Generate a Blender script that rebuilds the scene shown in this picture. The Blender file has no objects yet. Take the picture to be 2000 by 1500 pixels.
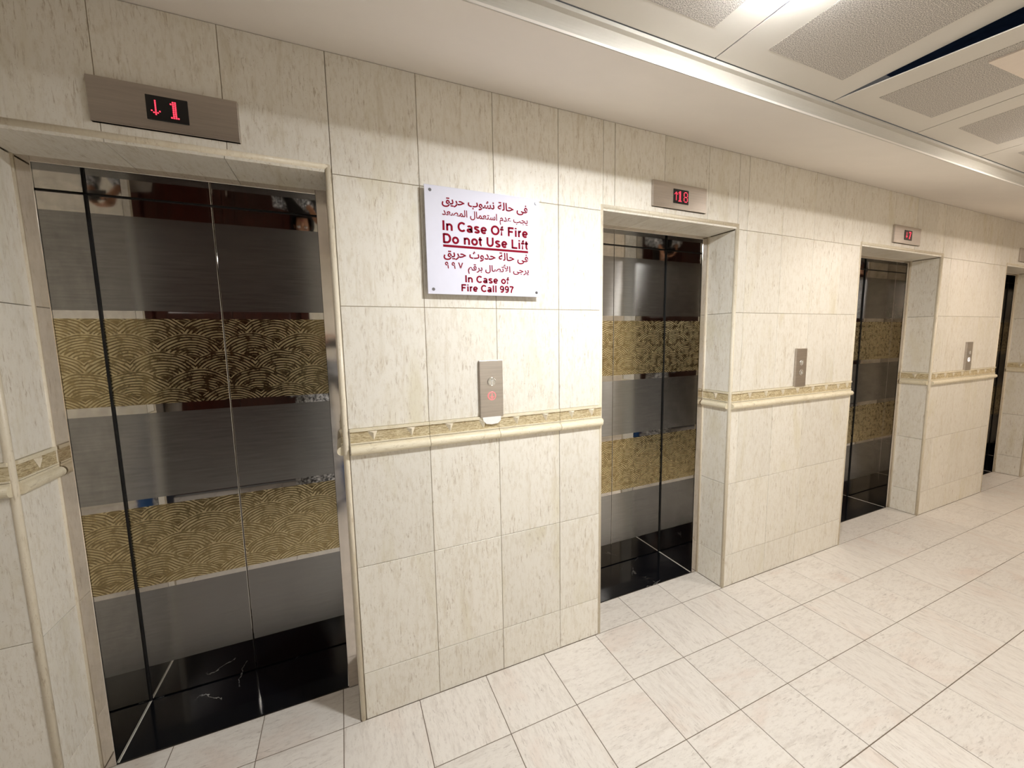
import bpy, bmesh, math, random
from mathutils import Vector, Matrix, Euler

random.seed(7)
scene = bpy.context.scene
COL = scene.collection
PI = math.pi

# ------------------------------------------------------------------ camera, world, exposure
CAM = Vector((0.0, -1.5619, 1.516))
YAW, PITCH, ROLL = math.radians(23.2463), math.radians(6.2941), math.radians(1.0154)
fw = Vector((math.sin(YAW) * math.cos(PITCH), math.cos(YAW) * math.cos(PITCH), -math.sin(PITCH)))
rt = Vector((math.cos(YAW), -math.sin(YAW), 0))
dn = fw.cross(rt)
c_, s_ = math.cos(ROLL), math.sin(ROLL)
right = c_ * rt + s_ * dn
down = -s_ * rt + c_ * dn
cam_data = bpy.data.cameras.new('camera')
cam_data.sensor_width = 36.0
cam_data.lens = 768.511 * 36.0 / 2000.0
cam_data.clip_start = 0.01
cam = bpy.data.objects.new('camera', cam_data)
m3 = Matrix((right, -down, -fw)).transposed()
cam.matrix_world = Matrix.Translation(CAM) @ m3.to_4x4()
COL.objects.link(cam)
scene.camera = cam

world = bpy.data.worlds.new('world')
scene.world = world
world.use_nodes = True
world.node_tree.nodes['Background'].inputs[0].default_value = (0.9, 0.85, 0.8, 1)
world.node_tree.nodes['Background'].inputs[1].default_value = 0.05

vs = scene.view_settings
vs.view_transform = 'Standard'
vs.look = 'None'
vs.gamma = 1.0
vs.use_curve_mapping = False
vs.exposure = 0.85

# lamps hanging just under the ceiling: (x, y, z, radiance, colour)
LAMPS = [
    (1.02, -0.965, 2.335, 285.0, (0.965, 0.985, 1.0)),
    (2.92, -0.965, 2.335, 135.0, (1.0, 0.94, 0.875)),
    (4.80, -0.965, 2.335, 112.0, (1.0, 0.865, 0.745)),
    (6.70, -0.965, 2.335, 100.0, (1.0, 0.865, 0.745)),
]
RAISED_FILL = (-2.0, -1.3, 3.085, 105.0, (1.0, 0.97, 0.94))  # fill light added out of view in the raised ceiling on the left

# ------------------------------------------------------------------ layout (metres)
# stone openings of the four lifts, and their steel openings
OPEN = [(-0.881, -0.016), (1.142, 2.036), (3.232, 4.338), (5.519, 6.462)]
STEEL = [(-0.843, -0.058), (1.180, 1.993), (3.270, 4.300), (5.557, 6.424)]
Z_HEAD = 2.118
Z_STEEL = 2.088
Y_REV = 0.192          # depth of the stone reveal
Y_DOOR = 0.477         # plane of the lift doors
Z_WALL = 2.495         # top of tiled wall
ROWS = [0.0, 0.200, 0.649, 1.100, 1.198, 1.650, 2.102, Z_WALL]
WX0, WX1 = -3.2, 8.2
Y_OPP = -2.35
Z_CEIL = 2.365
SOF_Y, SOF_Z = -0.592, 2.308

# ------------------------------------------------------------------ small helpers
def lin(r, g, b):
    def f(c):
        c /= 255.0
        return c / 12.92 if c <= 0.04045 else ((c + 0.055) / 1.055) ** 2.4
    return (f(r), f(g), f(b), 1.0)

def link(o, parent=None):
    COL.objects.link(o)
    if parent is not None:
        o.parent = parent
    return o

def obj(name, mesh, mat=None, parent=None, loc=(0, 0, 0), rot=(0, 0, 0)):
    if isinstance(mesh, bmesh.types.BMesh):
        me = bpy.data.meshes.new(name)
        mesh.to_mesh(me)
        mesh.free()
        mesh = me
    if mat is not None and not mesh.materials:
        mesh.materials.append(mat)
    o = bpy.data.objects.new(name, mesh)
    o.location = loc
    o.rotation_euler = rot
    return link(o, parent)

def empty(name, loc=(0, 0, 0), rotz=0.0, parent=None):
    o = bpy.data.objects.new(name, None)
    o.location = loc
    o.rotation_euler = (0, 0, rotz)
    o.empty_display_size = 0.05
    return link(o, parent)

def tag(o, label=None, cat=None, group=None, kind=None):
    if label: o['label'] = label
    if cat: o['category'] = cat
    if group: o['group'] = group
    if kind: o['kind'] = kind
    return o

def smooth(o, on=True):
    for p in o.data.polygons:
        p.use_smooth = on
    return o

def box(bm, x0, x1, y0, y1, z0, z1):
    v = [bm.verts.new(p) for p in ((x0, y0, z0), (x1, y0, z0), (x1, y1, z0), (x0, y1, z0),
                                   (x0, y0, z1), (x1, y0, z1), (x1, y1, z1), (x0, y1, z1))]
    for f in ((3, 2, 1, 0), (4, 5, 6, 7), (0, 1, 5, 4), (1, 2, 6, 5), (2, 3, 7, 6), (3, 0, 4, 7)):
        bm.faces.new([v[i] for i in f])
    return v

def boxes(*bs):
    bm = bmesh.new()
    for b in bs:
        box(bm, *b)
    return bm

def bevel_box(x0, x1, y0, y1, z0, z1, r, seg=2):
    bm = boxes((x0, x1, y0, y1, z0, z1))
    bmesh.ops.bevel(bm, geom=bm.edges[:], offset=r, segments=seg, affect='EDGES', profile=0.5)
    return bm

def prism(bm, pts, axis, a0, a1):
    """extrude a 2D outline along an axis ('x','y','z')"""
    def P(u, v, a):
        return {'x': (a, u, v), 'y': (u, a, v), 'z': (u, v, a)}[axis]
    A = [bm.verts.new(P(u, v, a0)) for u, v in pts]
    B = [bm.verts.new(P(u, v, a1)) for u, v in pts]
    n = len(pts)
    for i in range(n):
        bm.faces.new((A[i], A[(i + 1) % n], B[(i + 1) % n], B[i]))
    bm.faces.new(A[::-1])
    bm.faces.new(B)
    bmesh.ops.recalc_face_normals(bm, faces=bm.faces[:])

def lathe(prof, n=24, sx=1.0, sy=1.0, cap=True):
    bm = bmesh.new()
    rings = []
    for r, z in prof:
        rings.append([bm.verts.new((r * sx * math.cos(2 * PI * i / n), r * sy * math.sin(2 * PI * i / n), z)) for i in range(n)])
    for a, b in zip(rings, rings[1:]):
        for i in range(n):
            bm.faces.new((a[i], a[(i + 1) % n], b[(i + 1) % n], b[i]))
    if cap:
        bm.faces.new(rings[0][::-1])
        bm.faces.new(rings[-1])
    return bm

def tube(bm, pts, radii, n=12):
    """tapered tube along a polyline"""
    rings = []
    pts = [Vector(p) for p in pts]
    for i, p in enumerate(pts):
        d = (pts[min(i + 1, len(pts) - 1)] - pts[max(i - 1, 0)]).normalized()
        u = d.cross(Vector((0.13, 0.2, 0.97)))
        if u.length < 0.05:
            u = d.cross(Vector((1, 0, 0)))
        u.normalize()
        w = d.cross(u)
        rings.append([bm.verts.new(p + radii[i] * (math.cos(2 * PI * k / n) * u + math.sin(2 * PI * k / n) * w)) for k in range(n)])
    for a, b in zip(rings, rings[1:]):
        for k in range(n):
            bm.faces.new((a[k], a[(k + 1) % n], b[(k + 1) % n], b[k]))
    bm.faces.new(rings[0][::-1])
    bm.faces.new(rings[-1])

# ------------------------------------------------------------------ shader helpers
class S:
    """a socket with arithmetic"""
    def __init__(self, nt, sock): self.nt, self.s = nt, sock
    def _op(self, op, *o):
        n = self.nt.nodes.new('ShaderNodeMath'); n.operation = op
        for i, v in enumerate((self,) + o):
            if isinstance(v, S): self.nt.links.new(v.s, n.inputs[i])
            else: n.inputs[i].default_value = v
        return S(self.nt, n.outputs[0])
    def __add__(self, o): return self._op('ADD', o)
    def __sub__(self, o): return self._op('SUBTRACT', o)
    def __mul__(self, o): return self._op('MULTIPLY', o)
    def __truediv__(self, o): return self._op('DIVIDE', o)
    def floor(self): return self._op('FLOOR')
    def fract(self): return self._op('FRACT')
    def sin(self): return self._op('SINE')
    def sqrt(self): return self._op('SQRT')
    def lt(self, o): return self._op('LESS_THAN', o)
    def mod(self, o): return self._op('FLOORED_MODULO', o)
    def smooth(self, a, b):
        n = self.nt.nodes.new('ShaderNodeMapRange'); n.interpolation_type = 'SMOOTHSTEP'
        self.nt.links.new(self.s, n.inputs[0])
        n.inputs[1].default_value = a; n.inputs[2].default_value = b
        return S(self.nt, n.outputs[0])

class M:
    def __init__(self, name):
        self.mat = bpy.data.materials.new(name)
        self.mat.use_nodes = True
        self.nt = self.mat.node_tree
        self.b = self.nt.nodes['Principled BSDF']
    def node(self, t, **kw):
        n = self.nt.nodes.new(t)
        for k, v in kw.items(): setattr(n, k, v)
        return n
    def link(self, a, b):
        self.nt.links.new(a.s if isinstance(a, S) else a, b)
    def set(self, **kw):
        for k, v in kw.items():
            self.b.inputs[k.replace('_', ' ')].default_value = v
        return self
    def coords(self, rand=True, kind='Object'):
        t = self.node('ShaderNodeTexCoord')
        out = t.outputs[kind]
        if rand:
            oi = self.node('ShaderNodeObjectInfo')
            mul = self.node('ShaderNodeVectorMath', operation='MULTIPLY')
            mul.inputs[1].default_value = (37.0, 23.0, 51.0)
            self.link(oi.outputs['Random'], mul.inputs[0])
            add = self.node('ShaderNodeVectorMath', operation='ADD')
            self.link(out, add.inputs[0]); self.link(mul.outputs[0], add.inputs[1])
            return add.outputs[0], oi.outputs['Random'], out
        return out, None, out
    def scaled(self, v, s, rot=(0, 0, 0)):
        m = self.node('ShaderNodeMapping')
        m.inputs['Scale'].default_value = s
        m.inputs['Rotation'].default_value = rot
        self.link(v, m.inputs['Vector'])
        return m.outputs[0]
    def noise(self, v, scale, detail=4, rough=0.55, distort=0.0):
        n = self.node('ShaderNodeTexNoise')
        n.inputs['Scale'].default_value = scale
        n.inputs['Detail'].default_value = detail
        n.inputs['Roughness'].default_value = rough
        n.inputs['Distortion'].default_value = distort
        self.link(v, n.inputs['Vector'])
        return S(self.nt, n.outputs[0])
    def ramp(self, f, stops):
        r = self.node('ShaderNodeValToRGB')
        e = r.color_ramp.elements
        while len(e) < len(stops): e.new(0.5)
        for k, (p, c) in zip(e, stops):
            k.position = p; k.color = c if len(c) == 4 else (*c, 1)
        self.link(f, r.inputs[0])
        return r.outputs[0]
    def mix(self, f, a, b, mode='MIX'):
        n = self.node('ShaderNodeMix', data_type='RGBA', blend_type=mode)
        if isinstance(f, (int, float)): n.inputs[0].default_value = f
        else: self.link(f, n.inputs[0])
        for i, v in ((6, a), (7, b)):
            if isinstance(v, tuple): n.inputs[i].default_value = v
            else: self.link(v, n.inputs[i])
        return n.outputs[2]
    def color(self, c): self.link(c, self.b.inputs['Base Color'])
    def bump(self, h, strength=0.2, dist=0.002):
        n = self.node('ShaderNodeBump')
        n.inputs['Strength'].default_value = strength
        n.inputs['Distance'].default_value = dist
        self.link(h, n.inputs['Height'])
        self.link(n.outputs[0], self.b.inputs['Normal'])

def plain(name, col, rough=0.5, metal=0.0, noise=0.04, scale=30.0, **kw):
    m = M(name)
    v, r, _ = m.coords()
    n = m.noise(v, scale, 4)
    a = tuple(max(0, c * (1 - noise)) for c in col[:3]) + (1,)
    b = tuple(min(1, c * (1 + noise)) for c in col[:3]) + (1,)
    m.color(m.ramp(n, [(0.3, a), (0.7, b)]))
    m.set(Roughness=rough, Metallic=metal, **kw)
    return m.mat

def stone(name, base, vein, patch, speck, streak=(9, 9, 1.3), rough=0.32, tilt=(0, 0.12, 0), amount=0.55, tone=0.04, spec=0.4, fleck=0.62):
    m = M(name)
    v, rnd, raw = m.coords()
    rot = tilt
    sv = m.scaled(v, streak, rot)
    n1 = m.noise(sv, 3.0, 7, 0.70, 0.8)
    c = m.mix((n1.smooth(0.50, 0.74)) * amount, base, vein)
    n2 = m.noise(m.scaled(v, tuple(0.45 * k if k > 5 else k for k in streak), rot), 1.3, 4, 0.6, 0.6)
    c = m.mix(n2.smooth(0.52, 0.76) * 0.7, c, patch)
    n5 = m.noise(m.scaled(v, tuple(1.0 if k < 5 else 2.6 for k in streak), rot), 26.0, 5, 0.7)
    c = m.mix(n5.smooth(0.46, 0.72) * 0.4, c, vein)
    # short flecks gathered in clusters
    n3 = m.noise(m.scaled(v, tuple(4.2 * k for k in streak), rot), 3.6, 6, 0.72, 0.5)
    clus = m.noise(v, 9.0, 3, 0.6).smooth(0.36, 0.66)
    c = m.mix(n3.smooth(0.53, 0.68) * (clus * fleck + 0.12), c, speck)
    n4 = m.noise(m.scaled(v, tuple(1.0 if k < 5 else 1.6 for k in streak)), 150.0, 2, 0.5)
    c = m.mix(n4.smooth(0.66, 0.74) * 0.4, c, speck)
    rs = S(m.nt, rnd)
    hv = m.node('ShaderNodeHueSaturation')
    m.link(c, hv.inputs['Color'])
    m.link(rs * (2 * tone) + (1.0 - tone), hv.inputs['Value'])
    m.color(hv.outputs[0])
    m.link(n3 * 0.12 + rough, m.b.inputs['Roughness'])
    m.set(**{'Specular_IOR_Level': spec})
    m.bump(n3, 0.06, 0.001)
    return m.mat

WALL = stone('cream_wall_stone', lin(238, 233, 222), lin(208, 196, 171), lin(224, 216, 191), lin(170, 151, 123))
EDGE = stone('cream_edge_stone', lin(234, 224, 203), lin(214, 199, 170), lin(228, 218, 192), lin(178, 160, 130), rough=0.28)
RAILS = stone('cream_rail_stone', lin(233, 223, 198), lin(212, 198, 164), lin(222, 211, 178), lin(165, 148, 118), streak=(2, 6, 6), tilt=(0, 0, 0), rough=0.3)
FLOORS = stone('white_floor_stone', lin(225, 219, 211), lin(188, 178, 168), lin(216, 200, 188), lin(158, 146, 136), streak=(1.6, 8, 8), tilt=(0, 0, 0.2), rough=0.30, amount=0.5, tone=0.03, fleck=0.5)
GROUT = plain('grout', lin(150, 134, 110), 0.9)
FGROUT = plain('floor_grout', lin(112, 98, 84), 0.9)
PLASTER = plain('white_plaster', lin(238, 231, 223), 0.85, noise=0.015, scale=6)
COVE = plain('cove_plaster', lin(204, 199, 189), 0.8, noise=0.015, scale=6)
TILE_W = plain('ceiling_tile_white', lin(218, 212, 202), 0.6, noise=0.015, scale=8)
PLENUM = plain('dark_plenum', lin(70, 104, 160), 0.8, noise=0.2)
PANEL_P = plain('pale_hatch', lin(236, 222, 208), 0.6, noise=0.02)
BLACK = plain('black_plastic', lin(14, 14, 15), 0.25)
GASKET = plain('black_gasket', lin(8, 8, 8), 0.6)
CHROME = plain('chrome', (0.75, 0.74, 0.72, 1), 0.12, 1.0)
SCREW = plain('dark_screw_steel', (0.22, 0.22, 0.23, 1), 0.3, 1.0)
SEAL = plain('white_sealant', lin(214, 210, 200), 0.7)
SIGNW = plain('sign_white', lin(226, 226, 240), 0.6, noise=0.01, Specular_IOR_Level=0.2)
SIGNR = plain('sign_red', lin(136, 16, 40), 0.8, noise=0.03, Specular_IOR_Level=0.1)
PATCH = plain('plaster_smear', lin(244, 243, 240), 0.9)

def perforated():
    m = M('perforated_metal')
    v, r, raw = m.coords(rand=False)
    vo = m.node('ShaderNodeTexVoronoi', voronoi_dimensions='2D')
    vo.inputs['Scale'].default_value = 300
    vo.inputs['Randomness'].default_value = 0.7
    m.link(raw, vo.inputs['Vector'])
    d = S(m.nt, vo.outputs['Distance'])
    m.color(m.mix(d.smooth(0.30, 0.42), lin(140, 134, 128), lin(208, 201, 192)))
    m.set(Roughness=0.6)
    return m.mat
PERF = perforated()

def steel(name, col, rough, aniso=0.0, tangent=None, brush=None):
    m = M(name)
    v, r, raw = m.coords()
    n = m.noise(m.scaled(v, brush or (1, 1, 1)), 40.0 if brush else 14.0, 5, 0.6)
    a = tuple(c * 0.9 for c in col[:3]) + (1,)
    b = tuple(min(1, c * 1.08) for c in col[:3]) + (1,)
    m.color(m.ramp(n, [(0.3, a), (0.7, b)]))
    m.link(n * (rough * 0.3) + rough * 0.85, m.b.inputs['Roughness'])
    m.set(Metallic=1.0, Anisotropic=aniso)
    if tangent:
        cx = m.node('ShaderNodeCombineXYZ')
        for i in range(3): cx.inputs[i].default_value = tangent[i]
        m.link(cx.outputs[0], m.b.inputs['Tangent'])
    return m.mat

MIRROR = steel('mirror_steel', (0.60, 0.575, 0.54), 0.03)
FRAME = steel('polished_frame_steel', (0.66, 0.61, 0.56), 0.08)
ETCH = steel('etched_steel', (0.33, 0.328, 0.322), 0.25, 1.0, (0, 0, 1), (0.2, 0.2, 3))
BRUSH = steel('brushed_steel', (0.54, 0.49, 0.44), 0.38, 0.3, (0, 0, 1), (0.15, 1, 4))

def swirl():
    """bronze plate with brushed fan arcs in staggered rows"""
    m = M('gold_swirl_steel')
    v, r, raw = m.coords(rand=False, kind='Object')
    nz = m.node('ShaderNodeTexNoise'); nz.inputs['Scale'].default_value = 7.0; nz.inputs['Detail'].default_value = 2
    m.link(raw, nz.inputs['Vector'])
    vm = m.node('ShaderNodeVectorMath', operation='MULTIPLY_ADD')
    m.link(nz.outputs['Color'], vm.inputs[0])
    vm.inputs[1].default_value = (0.035, 0.0, 0.025)
    m.link(raw, vm.inputs[2])
    sp = m.node('ShaderNodeSeparateXYZ'); m.link(vm.outputs[0], sp.inputs[0])
    x, z = S(m.nt, sp.outputs[0]), S(m.nt, sp.outputs[2])
    W, Hh = 0.21, 0.074
    u, w = x / W, z / Hh
    k = w.floor()
    def dist(row):
        fx = ((u + row.mod(2.0) * 0.5 + (row * 12.9898).sin() * 0.13).fract() - 0.5) * W
        fz = (w - row) * (Hh * 1.15)
        return (fx * fx + fz * fz).sqrt()
    d1, d0, d2 = dist(k - 1.0), dist(k), dist(k + 1.0)
    R = 0.145
    m1, m0 = d1.lt(R), d0.lt(R)
    d = d1 * m1 + (d0 * m0 + d2 * (m0 * -1.0 + 1.0)) * (m1 * -1.0 + 1.0)
    fine = m.noise(raw, 18.0, 2)
    rings = ((d * 520.0) + fine * 4.0).sin() * 0.5 + 0.5
    brk = m.noise(raw, 34.0, 3, 0.6).smooth(0.34, 0.56)
    edge = d.smooth(0.02, 0.05)
    f = rings.smooth(0.18, 0.62) * (brk * 0.75 + 0.25) * edge
    m.color(m.mix(f, (0.27, 0.205, 0.098, 1), (0.70, 0.60, 0.37, 1)))
    m.link(f * 0.22 + 0.16, m.b.inputs['Roughness'])
    m.set(Metallic=1.0)
    m.bump(f, 0.25, 0.0006)
    return m.mat
SWIRL = swirl()

def marble_black():
    m = M('black_marble')
    v, r, raw = m.coords()
    n = m.noise(m.scaled(v, (1, 1, 1), (0, 0, 0.6)), 3.2, 6, 0.6, 1.2)
    line = (n - 0.5)._op('ABSOLUTE')
    msk = m.noise(v, 4.0, 2)
    f = (line.smooth(0.0, 0.008) * -1.0 + 1.0) * msk.smooth(0.57, 0.68)
    m.color(m.mix(f, lin(13, 14, 18), lin(190, 188, 182)))
    m.set(Roughness=0.10)
    return m.mat
MARBLE = marble_black()

def wood():
    m = M('dark_red_wood')
    v, r, raw = m.coords()
    n = m.noise(m.scaled(v, (14, 14, 1.2)), 3.0, 6, 0.6, 0.6)
    m.color(m.ramp(n, [(0.25, lin(34, 12, 8)), (0.75, lin(74, 28, 18))]))
    m.set(Roughness=0.3)
    return m.mat
WOOD = wood()

def emit(name, col, strength):
    m = M(name)
    m.set(Base_Color=(0.02, 0.02, 0.02, 1), Emission_Color=col, Emission_Strength=strength)
    n = m.noise(m.coords()[0], 40, 2)          # slight unevenness of the glow
    m.link(n * (strength * 0.1) + strength * 0.95, m.b.inputs['Emission Strength'])
    return m.mat
LED = emit('red_led', (1.0, 0.045, 0.085, 1), 1.05)
LEDR = emit('red_button_glow', (1.0, 0.20, 0.20, 1), 0.9)
LEDW = emit('white_button_glow', (1.0, 0.9, 0.85, 1), 0.8)

# ------------------------------------------------------------------ tiles
_tm = {}
def tile_mesh(kind, w, h, t, c, mat):
    """upright tile, front at y=0 facing -y, chamfered front edge, centred on x and z"""
    key = (kind, round(w, 4), round(h, 4), t, c)
    if key in _tm: return _tm[key]
    bm = bmesh.new()
    def ring(ix, y):
        return [bm.verts.new(p) for p in ((-w / 2 + ix, y, -h / 2 + ix), (w / 2 - ix, y, -h / 2 + ix), (w / 2 - ix, y, h / 2 - ix), (-w / 2 + ix, y, h / 2 - ix))]
    a, b, d = ring(c, 0), ring(0, c), ring(0, t)
    bm.faces.new(a)
    for p, q in ((a, b), (b, d)):
        for i in range(4):
            bm.faces.new((p[i], q[i], q[(i + 1) % 4], p[(i + 1) % 4]))
    bm.faces.new(d[::-1])
    bmesh.ops.recalc_face_normals(bm, faces=bm.faces[:])
    me = bpy.data.meshes.new(kind)
    bm.to_mesh(me); bm.free()
    me.materials.append(mat)
    _tm[key] = me
    return me

GAP = 0.0020
def wall_tile(x0, x1, z0, z1, parent):
    j = random.uniform(-0.0006, 0.0006)
    return obj('wall_tile', tile_mesh('wall_tile', x1 - x0 - GAP, z1 - z0 - GAP, 0.014, 0.0012, WALL), None, parent,
               ((x0 + x1) / 2, j, (z0 + z1) / 2))

# ------------------------------------------------------------------ wall with the lifts
bm = bmesh.new()
T = 0.014
piers = [(WX0, OPEN[0][0]), (0.005 - 0.014, OPEN[1][0]), (OPEN[1][1], OPEN[2][0]), (OPEN[2][1], OPEN[3][0]), (OPEN[3][1], WX1)]
for a, b in piers:
    box(bm, a + (T if a > WX0 else 0), b - (T if b < WX1 else 0), 0.0024, 0.60, -0.02, Z_WALL + 0.05)
for a, b in OPEN:
    box(bm, a - T, b + T, 0.0024, Y_REV, Z_HEAD + T, Z_WALL + 0.05)
    box(bm, a - T, b + T, Y_REV, 0.60, Z_HEAD + 0.06, Z_WALL + 0.05)
    box(bm, a - 0.1, b + 0.1, 0.54, 0.60, -0.02, Z_HEAD + 0.2)
wall = obj('wall_back', bm, GROUT)
tag(wall, kind='structure', label='cream stone tiled wall holding the row of four lift openings')

GRID_R = [2.107 + 0.3 * k for k in range(-3, 22)]
GRID_L = [0.0055 - 0.3 * k for k in range(0, 12)]
cols = {
    0: sorted([x for x in GRID_L if WX0 < x < OPEN[0][0] - 0.05] + [WX0, OPEN[0][0]]),
    1: [0.005, 0.3055, 0.6055, 0.9065, 1.142],
    2: [2.036, 2.113, 2.413, 2.713, 3.013, 3.232],
    3: [4.338, 4.480, 4.780, 5.080, 5.380, 5.519],
    4: [6.462, 6.58, 6.88, 7.18, 7.48, 7.78, WX1],
}
for k, cs in cols.items():
    for a, b in zip(cs, cs[1:]):
        for r in (0, 1, 2, 4, 5, 6):
            wall_tile(a, b, ROWS[r], ROWS[r + 1], wall)
        wall_tile(a, b, ROWS[3], ROWS[4], wall)          # behind the border rail
heads = {
    0: [-0.881, -0.595, -0.295, 0.005],
    1: [1.142, 1.207, 1.507, 1.807, 2.036],
    2: [3.232, 3.313, 3.613, 3.913, 4.213, 4.338],
    3: [5.519, 5.68, 5.98, 6.28, 6.462],
}
for k, cs in heads.items():
    for a, b in zip(cs, cs[1:]):
        wall_tile(a, b, Z_HEAD, Z_WALL, wall)

# jamb and soffit stones of each opening, with rounded edge beads
def bead(parent, p0, p1, r=0.0105):
    bm = bmesh.new()
    tube(bm, [p0, p1], [r, r], 12)
    o = obj('edge_bead', bm, EDGE, parent)
    smooth(o)
for a, b in OPEN:
    for r in (0, 1, 2, 3, 4, 5):
        z0, z1 = ROWS[r], min(ROWS[r + 1], Z_HEAD)
        for X, rz in ((a, PI / 2), (b, -PI / 2)):
            obj('jamb_tile', tile_mesh('jamb_tile', Y_REV - 0.004, z1 - z0 - GAP, 0.013, 0.001, WALL), None, wall,
                (X, Y_REV / 2 + 0.002, (z0 + z1) / 2), (0, 0, rz))
    n = 3
    for i in range(n):
        x0, x1 = a + (b - a) * i / n, a + (b - a) * (i + 1) / n
        me = tile_mesh('head_tile', x1 - x0 - GAP, Y_REV - 0.004, 0.013, 0.001, WALL)
        obj('head_tile', me, None, wall, ((x0 + x1) / 2, Y_REV / 2 + 0.002, Z_HEAD), (-PI / 2, 0, 0))
    br = b + (0.0105 if b < 0 else 0.006)
    bead(wall, (a - 0.006, 0.007, 0.0), (a - 0.006, 0.007, Z_HEAD + 0.012))
    bead(wall, (br, 0.007, 0.0), (br, 0.007, Z_HEAD + 0.012))
    bead(wall, (a - 0.006, 0.007, Z_HEAD + 0.006), (br, 0.007, Z_HEAD + 0.006))
    bead(wall, (a - 0.004, Y_REV - 0.006, 0.0), (a - 0.004, Y_REV - 0.006, Z_HEAD), 0.008)
    bead(wall, (b + 0.004, Y_REV - 0.006, 0.0), (b + 0.004, Y_REV - 0.006, Z_HEAD), 0.008)
    bead(wall, (a, Y_REV - 0.006, Z_HEAD + 0.004), (b, Y_REV - 0.006, Z_HEAD + 0.004), 0.007)

# ------------------------------------------------------------------ border rail (dado) as trims
def relief():
    m = M('carved_border')
    v, r, raw = m.coords()
    n = m.noise(m.scaled(v, (9, 9, 40)), 4.0, 6, 0.7, 1.5)
    m.color(m.ramp(n, [(0.34, lin(150, 124, 84)), (0.5, lin(212, 194, 152)), (0.64, lin(236, 224, 192))]))
    m.bump(n, 0.9, 0.004)
    m.set(Roughness=0.5)
    return m.mat
CARVED = relief()
rail_no = [0]
def border_piece(w):
    key = ('border', round(w, 3))
    if key in _tm: return _tm[key]
    bm = bmesh.new()
    h = w / 2
    # lower fillet, carved field, upper fillet
    box(bm, -h, h, -0.006, 0.002, 0.0, 0.007)
    box(bm, -h, h, -0.0075, 0.002, 0.009, 0.014)
    box(bm, -h, h, -0.0035, 0.002, 0.014, 0.056)
    box(bm, -h, h, -0.008, 0.002, 0.056, 0.067)
    me = bpy.data.meshes.new('border_tile'); bm.to_mesh(me); bm.free()
    me.materials.append(RAILS); me.materials.append(CARVED)
    for i, p in enumerate(me.polygons):
        p.material_index = 1 if 12 <= i < 18 else 0
    _tm[key] = me
    return me
def wedge_mesh():
    if 'wedge' in _tm: return _tm['wedge']
    bm = bmesh.new()
    A = [bm.verts.new(p) for p in ((-0.018, -0.004, 0.055), (0.018, -0.004, 0.055), (0.004, -0.004, 0.018))]
    Bv = bm.verts.new((0.003, -0.013, 0.049))
    bm.faces.new(A)
    for i in range(3): bm.faces.new((A[i], A[(i + 1) % 3], Bv))
    bmesh.ops.recalc_face_normals(bm, faces=bm.faces[:])
    me = bpy.data.meshes.new('wedge_motif'); bm.to_mesh(me); bm.free()
    me.materials.append(EDGE); _tm['wedge'] = me
    return me
def rail(origin, rotz, cuts, label):
    """cuts: joint positions along the run, in metres from origin"""
    rail_no[0] += 1
    root = empty('trim_%d' % rail_no[0], origin, rotz)
    tag(root, kind='structure', label=label)
    prof = [(0.004, 0.0)] + [(-0.006 - 0.0165 * math.sin(t), 0.0165 - 0.0165 * math.cos(t)) for t in [PI * i / 9 for i in range(10)]] + [(0.004, 0.033)]
    for a, b in zip(cuts, cuts[1:]):
        w = b - a - 0.0016
        bm = bmesh.new()
        prism(bm, prof, 'x', -w / 2, w / 2)
        bmesh.ops.translate(bm, verts=bm.verts[:], vec=(0, 0, -0.002))
        bn = obj('bullnose_piece', bm, RAILS, root, ((a + b) / 2, 0, 0))
        bt = obj('border_tile', border_piece(w), None, root, ((a + b) / 2, 0, 0.031))
        L = b - a
        if L > 0.11:
            for q in ((0.27, 0.75) if L > 0.2 else (0.5,)):
                obj('wedge_motif', wedge_mesh(), None, bt, ((q - 0.5) * L, 0, 0.0))
    return root
Zr = 1.100
places = ['left of the first lift', 'between the first two lifts', 'between the second and third lifts', 'between the third and fourth lifts', 'right of the fourth lift']
for k, cs in cols.items():
    x0 = cs[0]
    lo, hi = (0 if k == 0 else 0.004), (0.004 if k < 4 else 0)
    rel = [c - x0 for c in cs]
    rel[0] += lo; rel[-1] -= hi
    trim = rail((x0, 0, Zr), 0, rel, 'carved cream border rail on the wall ' + places[k])
    if k == 1:
        bm = bmesh.new()
        prism(bm, [(0.528, 0.096), (0.612, 0.097), (0.611, 0.078), (0.598, 0.066), (0.57, 0.063), (0.545, 0.067), (0.533, 0.08)], 'y', -0.0125, -0.002)
        tag(obj('plaster_patch', bm, PATCH, trim, (-0.005, 0, 0)), label='white plaster smear under the call panel')
for i, (a, b) in enumerate(OPEN):
    nm = ['first', 'second', 'third', 'fourth'][i]
    rail((a, 0.184, Zr), -PI / 2 + PI, [-0.172, 0.0], 'carved border rail on the left stone reveal of the %s lift' % nm)
    rail((b, 0.012, Zr), -PI / 2, [-0.172, 0.0], 'carved border rail on the right stone reveal of the %s lift' % nm)

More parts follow.
